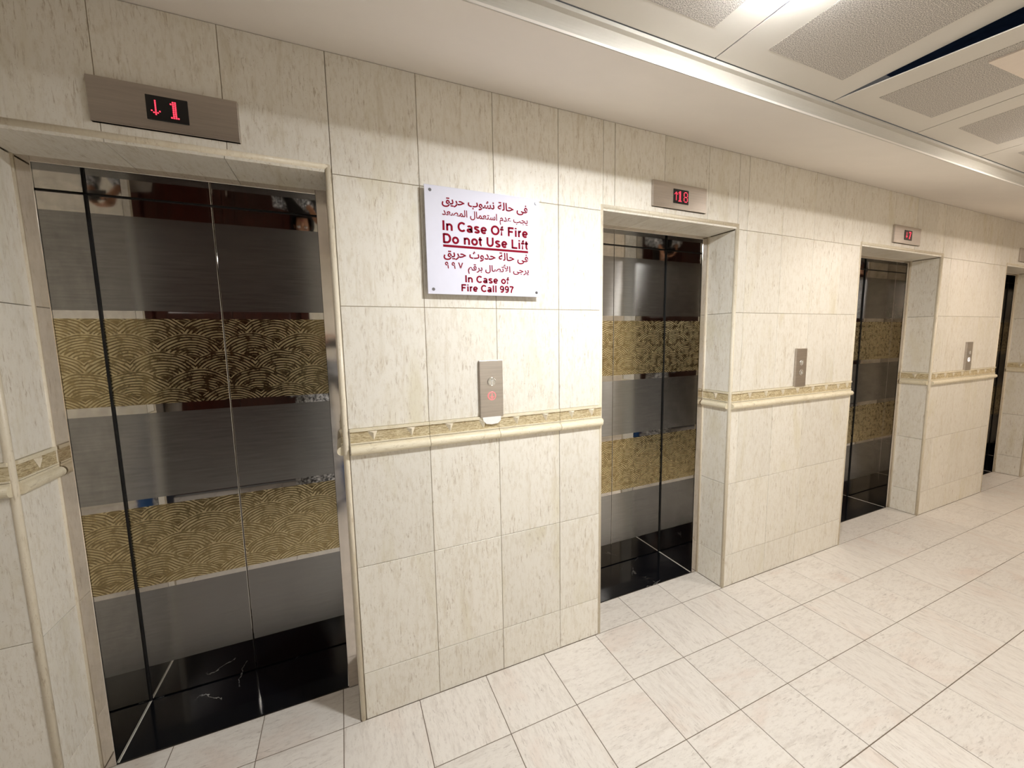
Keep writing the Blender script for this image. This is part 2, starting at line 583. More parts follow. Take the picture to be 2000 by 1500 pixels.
# ------------------------------------------------------------------ floor
FX0, FX1 = -3.17, 7.2
floor = obj('floor', boxes((WX0 - 0.8, WX1 + 0.8, Y_OPP - 0.02, 0.2, -0.06, -0.0016), ), FGROUT)
tag(floor, kind='structure', label='pale stone tiled lobby floor with dark joints')
PX, PY = 0.2985, 0.2935
kx0 = int(math.floor((FX0 - 0.217) / PX)); kx1 = int(math.ceil((FX1 - 0.217) / PX))
def floor_mesh(w, d):
    key = ('floor', round(w, 4), round(d, 4))
    if key in _tm: return _tm[key]
    bm = bmesh.new()
    c = 0.0008
    lo = [bm.verts.new((sx * w / 2, sy * d / 2, z)) for z in (-0.012,) for sx, sy in ((-1, -1), (1, -1), (1, 1), (-1, 1))]
    mi = [bm.verts.new((sx * w / 2, sy * d / 2, -c)) for sx, sy in ((-1, -1), (1, -1), (1, 1), (-1, 1))]
    up = [bm.verts.new((sx * (w / 2 - c), sy * (d / 2 - c), 0)) for sx, sy in ((-1, -1), (1, -1), (1, 1), (-1, 1))]
    for p, q in ((lo, mi), (mi, up)):
        for i in range(4): bm.faces.new((p[i], p[(i + 1) % 4], q[(i + 1) % 4], q[i]))
    bm.faces.new(up); bm.faces.new(lo[::-1])
    me = bpy.data.meshes.new('floor_tile'); bm.to_mesh(me); bm.free()
    me.materials.append(FLOORS); _tm[key] = me
    return me
FG = 0.0028
for kx in range(kx0, kx1):
    x0 = 0.217 + kx * PX
    for ky in range(0, 8):
        y1 = -ky * PY
        tw = random.random() < 0.5
        w, d = PX - FG, PY - FG
        obj('floor_tile', floor_mesh(d, w) if tw else floor_mesh(w, d), None, floor,
            (x0 + PX / 2, y1 - PY / 2, random.uniform(-0.0005, 0.0003)), (0, 0, PI / 2 if tw else 0))
for a, b in OPEN:
    ed = [a + 0.001] + [0.217 + k * PX for k in range(-8, 24) if a + 0.03 < 0.217 + k * PX < b - 0.03] + [b - 0.001]
    for x0, x1 in zip(ed, ed[1:]):
        obj('floor_tile', floor_mesh(x1 - x0 - FG, Y_REV - 0.001), None, floor, ((x0 + x1) / 2, Y_REV / 2 + 0.001, 0))
for (a, b) in STEEL:
    th = obj('threshold_slab', bevel_box(a - 0.012, b + 0.012, Y_REV + 0.004, 0.53, -0.05, 0.002, 0.0015, 1), MARBLE, floor)
    for X in (a + 0.0024, b - 0.0024):
        obj('sealant_strip', bevel_box(X - 0.0022, X + 0.0022, Y_REV + 0.006, Y_DOOR - 0.002, 0.0, 0.0032, 0.0008, 1), SEAL, th)

# ------------------------------------------------------------------ ceiling: sloping bulkhead, cove, tiles
bm = bmesh.new()
XC = -0.096
# sloping plaster soffit, full depth to the right, shallower on the left where the ceiling is raised
prism(bm, [(0.6, Z_WALL), (0.0, Z_WALL), (SOF_Y, SOF_Z), (SOF_Y, SOF_Z + 0.01), (0.0, Z_WALL + 0.25), (0.6, Z_WALL + 0.25)], 'x', XC, WX1 + 0.8)
zl = Z_WALL + (SOF_Z - Z_WALL) * (0.40 / -SOF_Y)
prism(bm, [(0.6, Z_WALL), (0.0, Z_WALL), (-0.40, zl), (-0.40, 3.15), (0.6, 3.15)], 'x', WX0 - 0.8, XC)
box(bm, XC - 0.06, XC, Y_OPP - 0.3, -0.40, Z_CEIL, 3.15)
box(bm, WX0 - 0.8, XC, Y_OPP - 0.3, -0.39, 3.12, 3.2)
ceil = obj('ceiling', bm, PLASTER)
tag(ceil, kind='structure', label='white plaster bulkhead and suspended ceiling above the lifts')
# cove strip
cv = []
for i in range(9):
    t = i / 8
    cv.append((SOF_Y - 0.003 + 0.014 * math.sin(PI * t), SOF_Z + 0.047 * t))
prof = [(SOF_Y + 0.05, SOF_Z + 0.030), (SOF_Y + 0.001, SOF_Z + 0.0008)] + cv + [(SOF_Y - 0.018, SOF_Z + 0.047), (SOF_Y - 0.018, SOF_Z + 0.0575), (SOF_Y + 0.05, SOF_Z + 0.0575)]
bm = bmesh.new()
prism(bm, prof, 'x', XC, WX1 + 0.8)
obj('cove_moulding', bm, COVE, ceil)
pl = obj('plenum', boxes((XC, WX1 + 0.8, Y_OPP - 0.3, SOF_Y + 0.06, 2.62, 2.66)), PLENUM, ceil)
tag(pl, label='dark void above the suspended ceiling')
CT0, CTP = 1.104, 0.60
YR = [-0.612, -1.812, Y_OPP - 0.01]
def ceiling_tile(x0, x1, y1, y0, sag=0.0):
    """x0..x1, y from y1 (near the lifts) to y0; sag lowers the far left corner"""
    g = 0.0028
    x0 += g; x1 -= g; y1 -= g; y0 += g
    cx, cy = (x0 + x1) / 2, (y0 + y1) / 2
    def Z(x, y):
        return -sag * ((x1 - x) / (x1 - x0)) * ((y1 - y) / (y1 - y0))
    def sheet(bm, ax0, ax1, ay0, ay1, zt, zb, nx=1, ny=1):
        V = {}
        for lv, dz in ((0, zb), (1, zt)):
            for i in range(nx + 1):
                for j in range(ny + 1):
                    x, y = ax0 + (ax1 - ax0) * i / nx, ay0 + (ay1 - ay0) * j / ny
                    V[lv, i, j] = bm.verts.new((x - cx, y - cy, Z(x, y) + dz))
        for i in range(nx):
            for j in range(ny):
                bm.faces.new((V[0, i, j], V[0, i, j + 1], V[0, i + 1, j + 1], V[0, i + 1, j]))
                bm.faces.new((V[1, i, j], V[1, i + 1, j], V[1, i + 1, j + 1], V[1, i, j + 1]))
        for i in range(nx):
            bm.faces.new((V[0, i, 0], V[0, i + 1, 0], V[1, i + 1, 0], V[1, i, 0]))
            bm.faces.new((V[0, i + 1, ny], V[0, i, ny], V[1, i, ny], V[1, i + 1, ny]))
        for j in range(ny):
            bm.faces.new((V[0, 0, j + 1], V[0, 0, j], V[1, 0, j], V[1, 0, j + 1]))
            bm.faces.new((V[0, nx, j], V[0, nx, j + 1], V[1, nx, j + 1], V[1, nx, j]))
    n = 14 if sag else 1
    bm = bmesh.new(); sheet(bm, x0, x1, y0, y1, 0.003, 0.0, n, n)
    t = obj('ceiling_tile', bm, TILE_W, ceil, (cx, cy, Z_CEIL))
    my = 0.085 if (y1 - y0) > 0.9 else 0.07
    bm = bmesh.new(); sheet(bm, x0 + 0.115, x1 - 0.105, y0 + my, y1 - my, 0.0025, -0.0015 if sag else -0.0007, n, n)
    obj('perforated_field', bm, PERF, t)
    if sag:
        bm = bmesh.new(); sheet(bm, x0 + 0.165, x1 - 0.085, -1.30, -0.947, 0.003, -0.006, n, n)
        tag(obj('hatch_panel', bm, PANEL_P, t), label='pale square hatch panel in the sagging tile')
    return t
for k in range(-2, 13):
    for r in (0, 1):
        ceiling_tile(CT0 + CTP * k, CT0 + CTP * (k + 1), YR[r], YR[r + 1], 0.115 if (k, r) == (1, 0) else 0.0)
# ------------------------------------------------------------------ ceiling lamps
def ceiling_lamp(x, y, z, power, col, label):
    """round surface-mounted light: white housing, shallow domed diffuser below it"""
    root = empty('ceiling_lamp', (x, y, z))
    top = (Z_CEIL if x > XC else 3.12) - z - 0.001
    obj('housing', lathe([(0.083, 0.006), (0.088, 0.010), (0.088, top - 0.002), (0.084, top)], 36), PANEL_P, root)
    prof = [(0.080 * math.sin(PI / 2 * i / 8) + 1e-4, -0.004 * math.cos(PI / 2 * i / 8)) for i in range(9)] + [(0.080, 0.008)]
    e = bpy.data.materials.get('diffuser_%d' % int(power)) or emit('diffuser_%d' % int(power), (*col, 1), power)
    smooth(obj('diffuser', lathe(prof, 32), e, root))
    tag(root, label, 'lamp', 'round lights under the lobby ceiling')
for i, L in enumerate(LAMPS):
    ceiling_lamp(*L, label=['round white light under the ceiling before the first pier', 'round warm light under the ceiling before the second pier',
                            'round warm light under the ceiling before the third pier', 'round warm light at the far right of the lobby ceiling'][i])
ceiling_lamp(*RAISED_FILL, label='added round fill light in the raised part of the ceiling')

# ------------------------------------------------------------------ rest of the lobby (seen only as reflections)
ow = obj('wall_front', boxes((WX0 - 0.8, -1.72, Y_OPP - 0.2, Y_OPP, -0.02, 3.15), (-0.30, WX1 + 0.8, Y_OPP - 0.2, Y_OPP, -0.02, 3.15), (-1.72, -0.30, Y_OPP - 0.2, Y_OPP, 2.95, 3.15)), WALL)
tag(ow, kind='structure', label='cream stone wall opposite the lifts')
for nm, X0, X1 in (('wall_left', WX0 - 0.1, WX0), ('wall_right', WX1, WX1 + 0.1)):
    tag(obj(nm, boxes((X0, X1, Y_OPP, 0.0, -0.02, 3.15)), WALL), kind='structure', label='cream stone end wall of the lobby on the ' + nm[5:])
dr = empty('door_1', (-1.01, Y_OPP, 0))
tag(dr, kind='structure', label='tall dark red wooden double door opposite the lifts')
obj('frame', boxes((-0.71, -0.63, -0.12, 0.02, 0, 2.95), (0.63, 0.71, -0.12, 0.02, 0, 2.95), (-0.63, 0.63, -0.12, 0.02, 2.87, 2.95)), WOOD, dr)
for s in (-1, 1):
    lf = obj('leaf', bevel_box(s * 0.314 - 0.312, s * 0.314 + 0.312, -0.08, -0.03, 0.01, 2.865, 0.003, 1), WOOD, dr)
    for z0, z1 in ((0.2, 0.85), (1.0, 1.85), (2.0, 2.7)):
        obj('raised_panel', bevel_box(s * 0.314 - 0.21, s * 0.314 + 0.21, -0.034, -0.018, z0, z1, 0.008, 2), WOOD, lf)
    bm = bmesh.new(); tube(bm, [(s * 0.06, -0.03, 0.98), (s * 0.06, 0.02, 0.98), (s * 0.06, 0.02, 1.18), (s * 0.06, -0.03, 1.18)], [0.008] * 4, 10)
    smooth(obj('handle', bm, CHROME, lf))

# ------------------------------------------------------------------ lifts
ETCHB = [(0.157, 0.495), (0.893, 1.248), (1.659, 2.020)]
SWIRLB = [(0.516, 0.860), (1.284, 1.628)]
lift_labels = [
    'nearest steel lift with gold-banded mirror doors, under the down-arrow 1 display',
    'second steel lift with banded mirror doors, just right of the fire sign',
    'third steel lift with dark mirror doors between the second and third piers',
    'farthest lift at the right edge, only a dark strip of its door showing',
]
for i, ((oa, ob), (a, b)) in enumerate(zip(OPEN, STEEL)):
    cx = (a + b) / 2
    root = empty('elevator', (cx, 0, 0))
    tag(root, lift_labels[i], 'elevator', 'lifts along the stone wall')
    hw = (b - a) / 2
    seam = (-0.456 - cx) if i == 0 else ((1.577 - cx) if i == 1 else 0.0)
    zt = Z_STEEL + 0.03
    for s, (p0, p1) in ((-1, (-hw - 0.03, seam - 0.0012)), (1, (seam + 0.0012, hw + 0.03))):
        pc = (p0 + p1) / 2
        dp = obj('door_panel', bevel_box(p0 - pc, p1 - pc, 0, 0.035, 0.006, zt, 0.0015, 2), MIRROR, root, (pc, Y_DOOR, 0))
        v0, v1 = p0 - pc + 0.002, p1 - pc - 0.002
        for z0, z1 in ETCHB:
            o = obj('etched_band', boxes((v0, v1, -0.0004, 0.001, z0, z1)), ETCH, dp)
            o['label'] = 'matt grey etched band'
        for z0, z1 in SWIRLB:
            h = (z1 - z0) / 2
            o = obj('patterned_band', boxes((v0, v1, -0.0004, 0.001, -h, h)), SWIRL, dp, (0, 0, (z0 + z1) / 2))
            o['label'] = 'gold band with brushed fan pattern'
    # mirror-steel lining of the steel portal
    for s in (-1, 1):
        X = s * hw
        obj('side_lining', boxes((min(X, X + s * 0.02), max(X, X + s * 0.02), Y_REV, Y_DOOR - 0.006, 0.002, Z_STEEL)), MIRROR, root)
        e = (oa if s < 0 else ob) - cx
        obj('face_trim', bevel_box(min(X, e), max(X, e), Y_REV - 0.004, Y_REV + 0.004, 0.003, Z_HEAD - 0.001, 0.0012, 1), FRAME, root)
        obj('corner_gasket', boxes((min(X, X - s * 0.004), max(X, X - s * 0.004), Y_DOOR - 0.007, Y_DOOR - 0.001, 0.003, Z_STEEL)), GASKET, root)
    obj('head_lining', boxes((-hw, hw, Y_REV, Y_DOOR - 0.006, Z_STEEL, Z_STEEL + 0.015)), MIRROR, root)
    obj('head_trim', bevel_box(-hw, hw, Y_REV - 0.0045, Y_REV + 0.0035, Z_STEEL, Z_HEAD - 0.001, 0.0012, 1), FRAME, root)
    obj('head_gasket', boxes((-hw, hw, Y_DOOR - 0.007, Y_DOOR - 0.001, Z_STEEL - 0.003, Z_STEEL)), GASKET, root)

# ------------------------------------------------------------------ floor indicators above the lifts
GLY = {
    'down': ['..#..', '..#..', '..#..', '..#..', '..#..', '..#..', '#.#.#', '.###.', '..#..'],
    'up':   ['..#..', '.###.', '#.#.#', '..#..', '..#..', '..#..', '..#..', '..#..', '..#..'],
    '1': ['.##..', '###..', '.##..', '.##..', '.##..', '.##..', '.##..', '.##..', '####.'],
    '8': ['.###.', '#...#', '#...#', '#...#', '.###.', '#...#', '#...#', '#...#', '.###.'],
    '7': ['#####', '#..##', '...##', '..##.', '..##.', '..##.', '.##..', '.##..', '.##..'],
}
def glyph(name, g, x, z, pitch, parent, fill=0.72):
    bm = bmesh.new()
    rows = GLY[g]
    for j, row in enumerate(rows):
        for i, ch in enumerate(row):
            if ch == '#':
                px, pz = x + (i - 2) * pitch, z + (4 - j) * pitch
                e = pitch * fill / 2
                box(bm, px - e, px + e, -0.0012, 0.0004, pz - e, pz + e)
    return obj(name, bm, LED, parent)
ind = [
    (-0.433, 'nearest lift floor indicator plate showing a red down arrow and 1', [('down', -0.0275, 0.0047), ('1', 0.020, 0.0054)]),
    (1.6025, 'floor indicator plate showing a red up arrow and 18, right of the fire sign', [('up', -0.034, 0.0046), ('1', -0.006, 0.0056), ('8', 0.029, 0.0056)]),
    (3.7745, 'floor indicator plate above the third lift showing a small red 7', [('down', -0.024, 0.0044), ('7', 0.018, 0.0056)]),
    (5.925, 'floor indicator plate above the farthest lift, cut by the frame edge', []),
]
for x, label, gs in ind:
    root = empty('floor_indicator', (x, 0, 2.215))
    tag(root, label, 'indicator', 'floor indicators above the lifts')
    obj('faceplate', bevel_box(-0.179, 0.179, -0.012, 0.004, -0.061, 0.061, 0.0025, 2), BRUSH, root)
    sc = obj('display_screen', bevel_box(-0.050, 0.050, -0.0145, -0.008, -0.034, 0.034, 0.001, 1), BLACK, root, (0.001 if gs else 0, 0, 0))
    for g, gx, p in gs:
        o = glyph('led_arrow' if g in ('up', 'down') else 'led_digit', g, gx, 0.0, p, sc)
        o.location.y = -0.0145

# ------------------------------------------------------------------ call panels on the piers
def arrow_mesh(up=True, s=1.0):
    bm = bmesh.new()
    k = 1 if up else -1
    prism(bm, [(-0.0012 * s, -0.008 * s * k), (0.0012 * s, -0.008 * s * k), (0.0012 * s, 0.008 * s * k), (-0.0012 * s, 0.008 * s * k)], 'y', -0.001, 0.001)
    for d in (-1, 1):
        prism(bm, [(0.0, 0.0095 * s * k), (d * 0.006 * s, 0.0025 * s * k), (d * 0.0046 * s, 0.0012 * s * k), (0.0, 0.0062 * s * k)], 'y', -0.001, 0.001)
    return bm
def ring_mesh(R, r, n=28, m=8):
    bm = bmesh.new()
    V = [[bm.verts.new(((R + r * math.cos(2 * PI * j / m)) * math.cos(2 * PI * i / n), r * 0.8 * math.sin(2 * PI * j / m), (R + r * math.cos(2 * PI * j / m)) * math.sin(2 * PI * i / n))) for j in range(m)] for i in range(n)]
    for i in range(n):
        for j in range(m):
            bm.faces.new((V[i][j], V[i][(j + 1) % m], V[(i + 1) % n][(j + 1) % m], V[(i + 1) % n][j]))
    bmesh.ops.recalc_face_normals(bm, faces=bm.faces[:])
    return bm
def call_panel(x, label, lit):
    root = empty('call_panel', (x, 0, 1.3155))
    tag(root, label, 'call panel', 'lift call panels on the piers')
    obj('faceplate', bevel_box(-0.052, 0.052, -0.013, 0.003, -0.1205, 0.1205, 0.002, 2), BRUSH, root)
    for up, z in ((True, 0.030), (False, -0.030)):
        on = lit if not up else None
        b = obj('button', lathe([(0.0155, -0.012), (0.0155, 0.002), (0.0145, 0.0035)], 28), BRUSH if on else CHROME, root, (0.0, -0.013, z), (PI / 2, 0, 0))
        b.rotation_euler = (PI / 2, 0, 0)
        rg = obj('button_ring', ring_mesh(0.0165, 0.0022), on or CHROME, b, (0, 0, 0), (-PI / 2, 0, 0))
        rg.location = (0, 0, 0.0015)
        smooth(rg)
        ar = obj('arrow_mark', arrow_mesh(up, 1.35), on or SEAL, b, (0, 0, 0.004), (-PI / 2, 0, 0))
call_panel(0.5715, 'steel call panel with a red glowing down button below the fire sign', LEDR)
call_panel(2.648, 'steel call panel with unlit buttons on the pier between second and third lifts', None)
call_panel(4.934, 'far narrow steel call panel with a bright lower button, between third and fourth lifts', LEDW)

# ------------------------------------------------------------------ fire sign with Arabic and English lettering
FORMS = {  # letter: (isolated, joins to the next letter)
    'ا': (0xFE8D, 0), 'أ': (0xFE83, 0), 'ب': (0xFE8F, 1), 'ة': (0xFE93, 0), 'ت': (0xFE95, 1), 'ث': (0xFE99, 1), 'ج': (0xFE9D, 1),
    'ح': (0xFEA1, 1), 'د': (0xFEA9, 0), 'ر': (0xFEAD, 0), 'س': (0xFEB1, 1), 'ش': (0xFEB5, 1), 'ص': (0xFEB9, 1), 'ع': (0xFEC9, 1),
    'ف': (0xFED1, 1), 'ق': (0xFED5, 1), 'ل': (0xFEDD, 1), 'م': (0xFEE1, 1), 'ن': (0xFEE5, 1), 'و': (0xFEED, 0), 'ى': (0xFEEF, 0), 'ي': (0xFEF1, 1),
}
def shape(word):
    out, prev = [], False
    i = 0
    while i < len(word):
        ch = word[i]
        if ch == 'ل' and i + 1 < len(word) and word[i + 1] in 'اأ':
            base = {'ا': 0xFEFB, 'أ': 0xFEF7}[word[i + 1]]
            out.append(chr(base + (1 if prev else 0)))
            prev = False; i += 2
            continue
        if ch not in FORMS:
            out.append(ch); prev = False; i += 1
            continue
        code, fwd = FORMS[ch]
        nxt = fwd and i + 1 < len(word) and word[i + 1] in FORMS
        if fwd: f = code + (3 if (prev and nxt) else 1 if prev else 2 if nxt else 0)
        else: f = code + (1 if prev else 0)
        out.append(chr(f))
        prev = bool(fwd)
        i += 1
    return ''.join(reversed(out))
def rtl(words): return ' '.join(shape(w) for w in reversed(words))

def text_mesh(s, width, height, bold):
    """flat lettering in the x-z plane, facing -y, left-bottom at origin, fitted to a width and a height"""
    cu = bpy.data.curves.new('lettering', 'FONT')
    cu.body = s
    cu.size = 1.0
    cu.offset = bold
    cu.extrude = 0.0
    cu.resolution_u = 3
    tmp = bpy.data.objects.new('lettering', cu)
    COL.objects.link(tmp)
    bpy.context.view_layer.update()
    dg = bpy.context.evaluated_depsgraph_get()
    me = bpy.data.meshes.new_from_object(tmp.evaluated_get(dg))
    bpy.data.objects.remove(tmp)
    xs = [v.co.x for v in me.vertices]; ys = [v.co.y for v in me.vertices]
    x0, x1, y0, y1 = min(xs), max(xs), min(ys), max(ys)
    sx, sy = width / (x1 - x0), height / (y1 - y0)
    for v in me.vertices:
        v.co = Vector(((v.co.x - x0) * sx, 0.0, (v.co.y - y0) * sy))
    bm = bmesh.new(); bm.from_mesh(me)
    bm.normal_update()
    for f in bm.faces:
        if f.normal.y > 0: f.normal_flip()
    bm.to_mesh(me); bm.free()
    return me

# heavy grotesque capitals and lower case drawn as strokes: (advance, strokes as point lists)
def arc(cx, cy, rx, ry, a0, a1, n=14):
    return [(cx + rx * math.cos(math.radians(a0 + (a1 - a0) * i / n)), cy + ry * math.sin(math.radians(a0 + (a1 - a0) * i / n))) for i in range(n + 1)]
w_ = 0.077                                   # half stroke width
LET = {
    'I': (0.278, [[(0.139, 0), (0.139, 0.716)]]),
    'l': (0.278, [[(0.139, 0), (0.139, 0.716)]]),
    'i': (0.278, [[(0.139, 0), (0.139, 0.519)], [(0.139, 0.60), (0.139, 0.716)]]),
    'n': (0.611, [[(0.135, 0), (0.135, 0.519)], arc(0.305, 0.30, 0.170, 0.165, 165, 0) + [(0.475, 0.25), (0.475, 0)]]),
    'r': (0.389, [[(0.135, 0), (0.135, 0.519)], arc(0.300, 0.29, 0.165, 0.170, 175, 78)]),
    'C': (0.722, [arc(0.385, 0.358, 0.270, 0.300, 42, 318, 26)]),
    'O': (0.778, [arc(0.389, 0.358, 0.285, 0.300, 0, 360, 32)]),
    'o': (0.611, [arc(0.305, 0.259, 0.195, 0.203, 0, 360, 28)]),
    'a': (0.556, [arc(0.262, 0.365, 0.150, 0.100, 160, 0) + [(0.412, 0.30), (0.414, 0.12), (0.44, 0.0)], arc(0.245, 0.145, 0.150, 0.094, 50, 330, 18) + [(0.405, 0.20)], [(0.405, 0.245), (0.330, 0.240), (0.21, 0.222)]]),
    's': (0.556, [arc(0.275, 0.378, 0.155, 0.088, 20, 225, 16) + arc(0.275, 0.142, 0.165, 0.092, 60, -160, 18)]),
    'e': (0.556, [[(0.09, 0.252), (0.455, 0.252)], arc(0.278, 0.259, 0.182, 0.203, -2, 318, 26)]),
    'f': (0.333, [[(0.140, 0), (0.140, 0.56)] + arc(0.270, 0.555, 0.130, 0.110, 180, 85, 8), [(0.02, 0.465), (0.31, 0.465)]]),
    't': (0.333, [[(0.150, 0.66), (0.150, 0.16)] + arc(0.258, 0.16, 0.108, 0.108, 180, 275, 8), [(0.02, 0.465), (0.30, 0.465)]]),
    'F': (0.611, [[(0.142, 0), (0.142, 0.716)], [(0.142, 0.655), (0.565, 0.655)], [(0.142, 0.365), (0.50, 0.365)]]),
    'L': (0.611, [[(0.142, 0), (0.142, 0.716)], [(0.142, 0.061), (0.575, 0.061)]]),
    'D': (0.722, [[(0.142, 0), (0.142, 0.716)], [(0.142, 0.655), (0.36, 0.655)] + arc(0.36, 0.358, 0.255, 0.297, 90, -90, 20) + [(0.142, 0.061)]]),
    'U': (0.722, [[(0.142, 0.716), (0.142, 0.28)] + arc(0.361, 0.28, 0.219, 0.222, 180, 360, 20) + [(0.580, 0.716)]]),
    '9': (0.556, [arc(0.275, 0.475, 0.165, 0.180, 0, 360, 26), [(0.440, 0.475), (0.436, 0.33)] + arc(0.255, 0.29, 0.182, 0.230, 0, -130, 14)]),
    '7': (0.556, [[(0.05, 0.648), (0.44, 0.648)], [(0.49, 0.648)] + [(0.43, 0.58), (0.33, 0.42), (0.255, 0.22), (0.225, 0.0)]]),
    ' ': (0.278, []),
}
def stroke(bm, pts, hw):
    P = [Vector((p[0], p[1])) for p in pts]
    L, Rr = [], []
    closed = (P[0] - P[-1]).length < 1e-4
    n = len(P)
    for i in range(n):
        a = P[i - 1] if i > 0 else (P[-2] if closed else P[i])
        b = P[i + 1] if i < n - 1 else (P[1] if closed else P[i])
        d0 = (P[i] - a).normalized() if (P[i] - a).length > 1e-6 else (b - P[i]).normalized()
        d1 = (b - P[i]).normalized() if (b - P[i]).length > 1e-6 else d0
        t = (d0 + d1).normalized()
        nn = Vector((-t.y, t.x))
        k = hw / max(0.55, nn.dot(Vector((-d0.y, d0.x))))
        L.append(bm.verts.new((P[i].x + nn.x * k, 0, P[i].y + nn.y * k)))
        Rr.append(bm.verts.new((P[i].x - nn.x * k, 0, P[i].y - nn.y * k)))
    for i in range(n - 1):
        bm.faces.new((Rr[i], Rr[i + 1], L[i + 1], L[i]))
def english_words(txt, width, height):
    """one mesh per word of the line, all in the line's frame"""
    total = sum(LET[c][0] for c in txt)
    lo, hi, x, out = None, None, 0.0, []
    bm = bmesh.new()
    spans = []
    for ch in txt + ' ':
        if ch == ' ' and len(bm.verts):
            spans.append(bm); bm = bmesh.new()
        adv, st = LET[ch]
        nv = len(bm.verts)
        for p in st: stroke(bm, p, w_)
        bm.verts.ensure_lookup_table()
        for v in bm.verts[nv:]: v.co.x += x
        x += adv
    xs = [v.co.x for w in spans for v in w.verts]
    x0, x1 = min(xs), max(xs)
    for w in spans:
        for v in w.verts:
            v.co.x = (v.co.x - x0) * width / (x1 - x0)
            v.co.z *= height / 0.716
        w.normal_update()
        for f in w.faces:
            if f.normal.y > 0: f.normal_flip()
        me = bpy.data.meshes.new('lettering'); w.to_mesh(me); w.free()
        out.append(me)
    return out

SW, SH = 0.482, 0.402
sg = empty('fire_sign', (0.317, 0, 1.700))
tag(sg, 'white square fire sign with red Arabic and English lettering, screwed to the first pier', 'sign')
SY = -0.026
obj('panel', bevel_box(0, SW, SY, SY + 0.004, 0, SH, 0.001, 1), SIGNW, sg)
# text boxes (left, right, bottom, top) in fractions of the sign, measured from the photograph
ar1 = rtl(['فى', 'حالة', 'نشوب', 'حريق'])
ar2 = rtl(['يجب', 'عدم', 'استعمال', 'المصعد'])
ar3 = rtl(['فى', 'حالة', 'حدوث', 'حريق'])
ar4 = rtl(['يرجى', 'الأتصال', 'برقم'])
lines = [
    ('arabic_line', ar1, 0.135, 0.885, 0.815, 0.925, 0.020),
    ('arabic_line', ar2, 0.135, 0.885, 0.705, 0.805, 0.014),
    ('english_word', 'In Case Of Fire', 0.135, 0.885, 0.600, 0.690, 0.022),
    ('english_word', 'Do not Use Lift', 0.135, 0.885, 0.482, 0.572, 0.022),
    ('arabic_line', ar3, 0.135, 0.885, 0.325, 0.435, 0.020),
    ('arabic_line', ar4, 0.335, 0.890, 0.205, 0.315, 0.018),
    ('arabic_number', '\u0669 \u0669 \u0667', 0.145, 0.295, 0.245, 0.310, 0.018),
    ('english_word', 'In Case of', 0.310, 0.700, 0.122, 0.190, 0.022),
    ('english_word', 'Fire Call 997', 0.275, 0.745, 0.034, 0.102, 0.022),
]
for nm, s, l, r, b_, t_, bold in lines:
    wd, ht = (r - l) * SW, (t_ - b_) * SH
    for me in (english_words(s, wd, ht) if nm == 'english_word' else [text_mesh(s, wd, ht, bold)]):
        o = obj(nm, me, SIGNR, sg, (l * SW, SY - 0.0006, b_ * SH))
        o['label'] = 'dark red lettering'
obj('underline', boxes((0.135 * SW, 0.885 * SW, SY - 0.0007, SY + 0.001, 0.447 * SH, 0.468 * SH)), SIGNR, sg)
for fx, fz in ((0.045, 0.955), (0.965, 0.955), (0.045, 0.045), (0.965, 0.045)):
    sc = obj('screw', lathe([(0.0062, -0.006), (0.0062, -0.001), (0.0045, 0.0012)], 18), SCREW, sg, (fx * SW, SY - 0.001, fz * SH), (PI / 2, 0, 0))
    obj('standoff', lathe([(0.006, 0.0), (0.006, -SY + 0.002)], 14), CHROME, sg, (fx * SW, SY + 0.004, fz * SH), (-PI / 2, 0, 0))

# ------------------------------------------------------------------ people and bottles behind the camera (mirrored in the lifts)
SKIN = plain('skin', lin(176, 128, 98), 0.5, noise=0.05)
HAIR = plain('dark_hair', lin(30, 22, 18), 0.55, noise=0.2, scale=80)
EYEW = plain('eye_white', lin(232, 228, 222), 0.2)
LIPS = plain('lips', lin(150, 82, 74), 0.4)
SHOE = plain('black_shoe', lin(18, 18, 20), 0.4)
GREYC = plain('grey_cloth', lin(112, 104, 96), 0.85, noise=0.08, scale=90)
NAVYC = plain('navy_cloth', lin(38, 42, 58), 0.85, noise=0.08, scale=90)
def speckled():
    m = M('speckled_cloth')
    v, r, raw = m.coords(rand=False)
    n = m.noise(raw, 55.0, 4, 0.7, 0.6)
    m.color(m.ramp(n, [(0.47, lin(16, 17, 22)), (0.55, lin(214, 214, 216))]))
    m.set(Roughness=0.85)
    return m.mat
SPECK = speckled()

def hand_chain(V, E, R, wrist, d, side, curl, thumb):
    """palm and five fingers; d = pointing direction, side = towards the little finger, curl = towards the grip"""
    d, side, curl = Vector(d).normalized(), Vector(side).normalized(), Vector(curl).normalized()
    w = V[wrist]
    V.append(w + d * 0.045); R.append((0.030, 0.016)); palm = len(V) - 1; E.append((wrist, palm))
    for k, (off, ln) in enumerate(((-0.026, 0.072), (-0.009, 0.080), (0.009, 0.075), (0.026, 0.060))):
        p0 = V[palm] + d * 0.036 + side * off
        p1 = p0 + d * ln * 0.42 + curl * ln * 0.16
        p2 = p1 + d * ln * 0.16 + curl * ln * 0.36
        p3 = p2 - d * ln * 0.10 + curl * ln * 0.24
        prev = palm
        for p, r in ((p0, 0.0088), (p1, 0.0082), (p2, 0.0076), (p3, 0.0066)):
            V.append(p); R.append((r, r)); E.append((prev, len(V) - 1)); prev = len(V) - 1
    t0 = V[palm] - side * 0.030 + d * 0.002
    prev = palm
    for p, r in ((t0, 0.011), (t0 - side * 0.018 + d * 0.026 + curl * 0.008, 0.0095), (t0 - side * 0.014 + d * 0.050 + curl * 0.022, 0.0080)):
        V.append(p); R.append((r, r)); E.append((prev, len(V) - 1)); prev = len(V) - 1

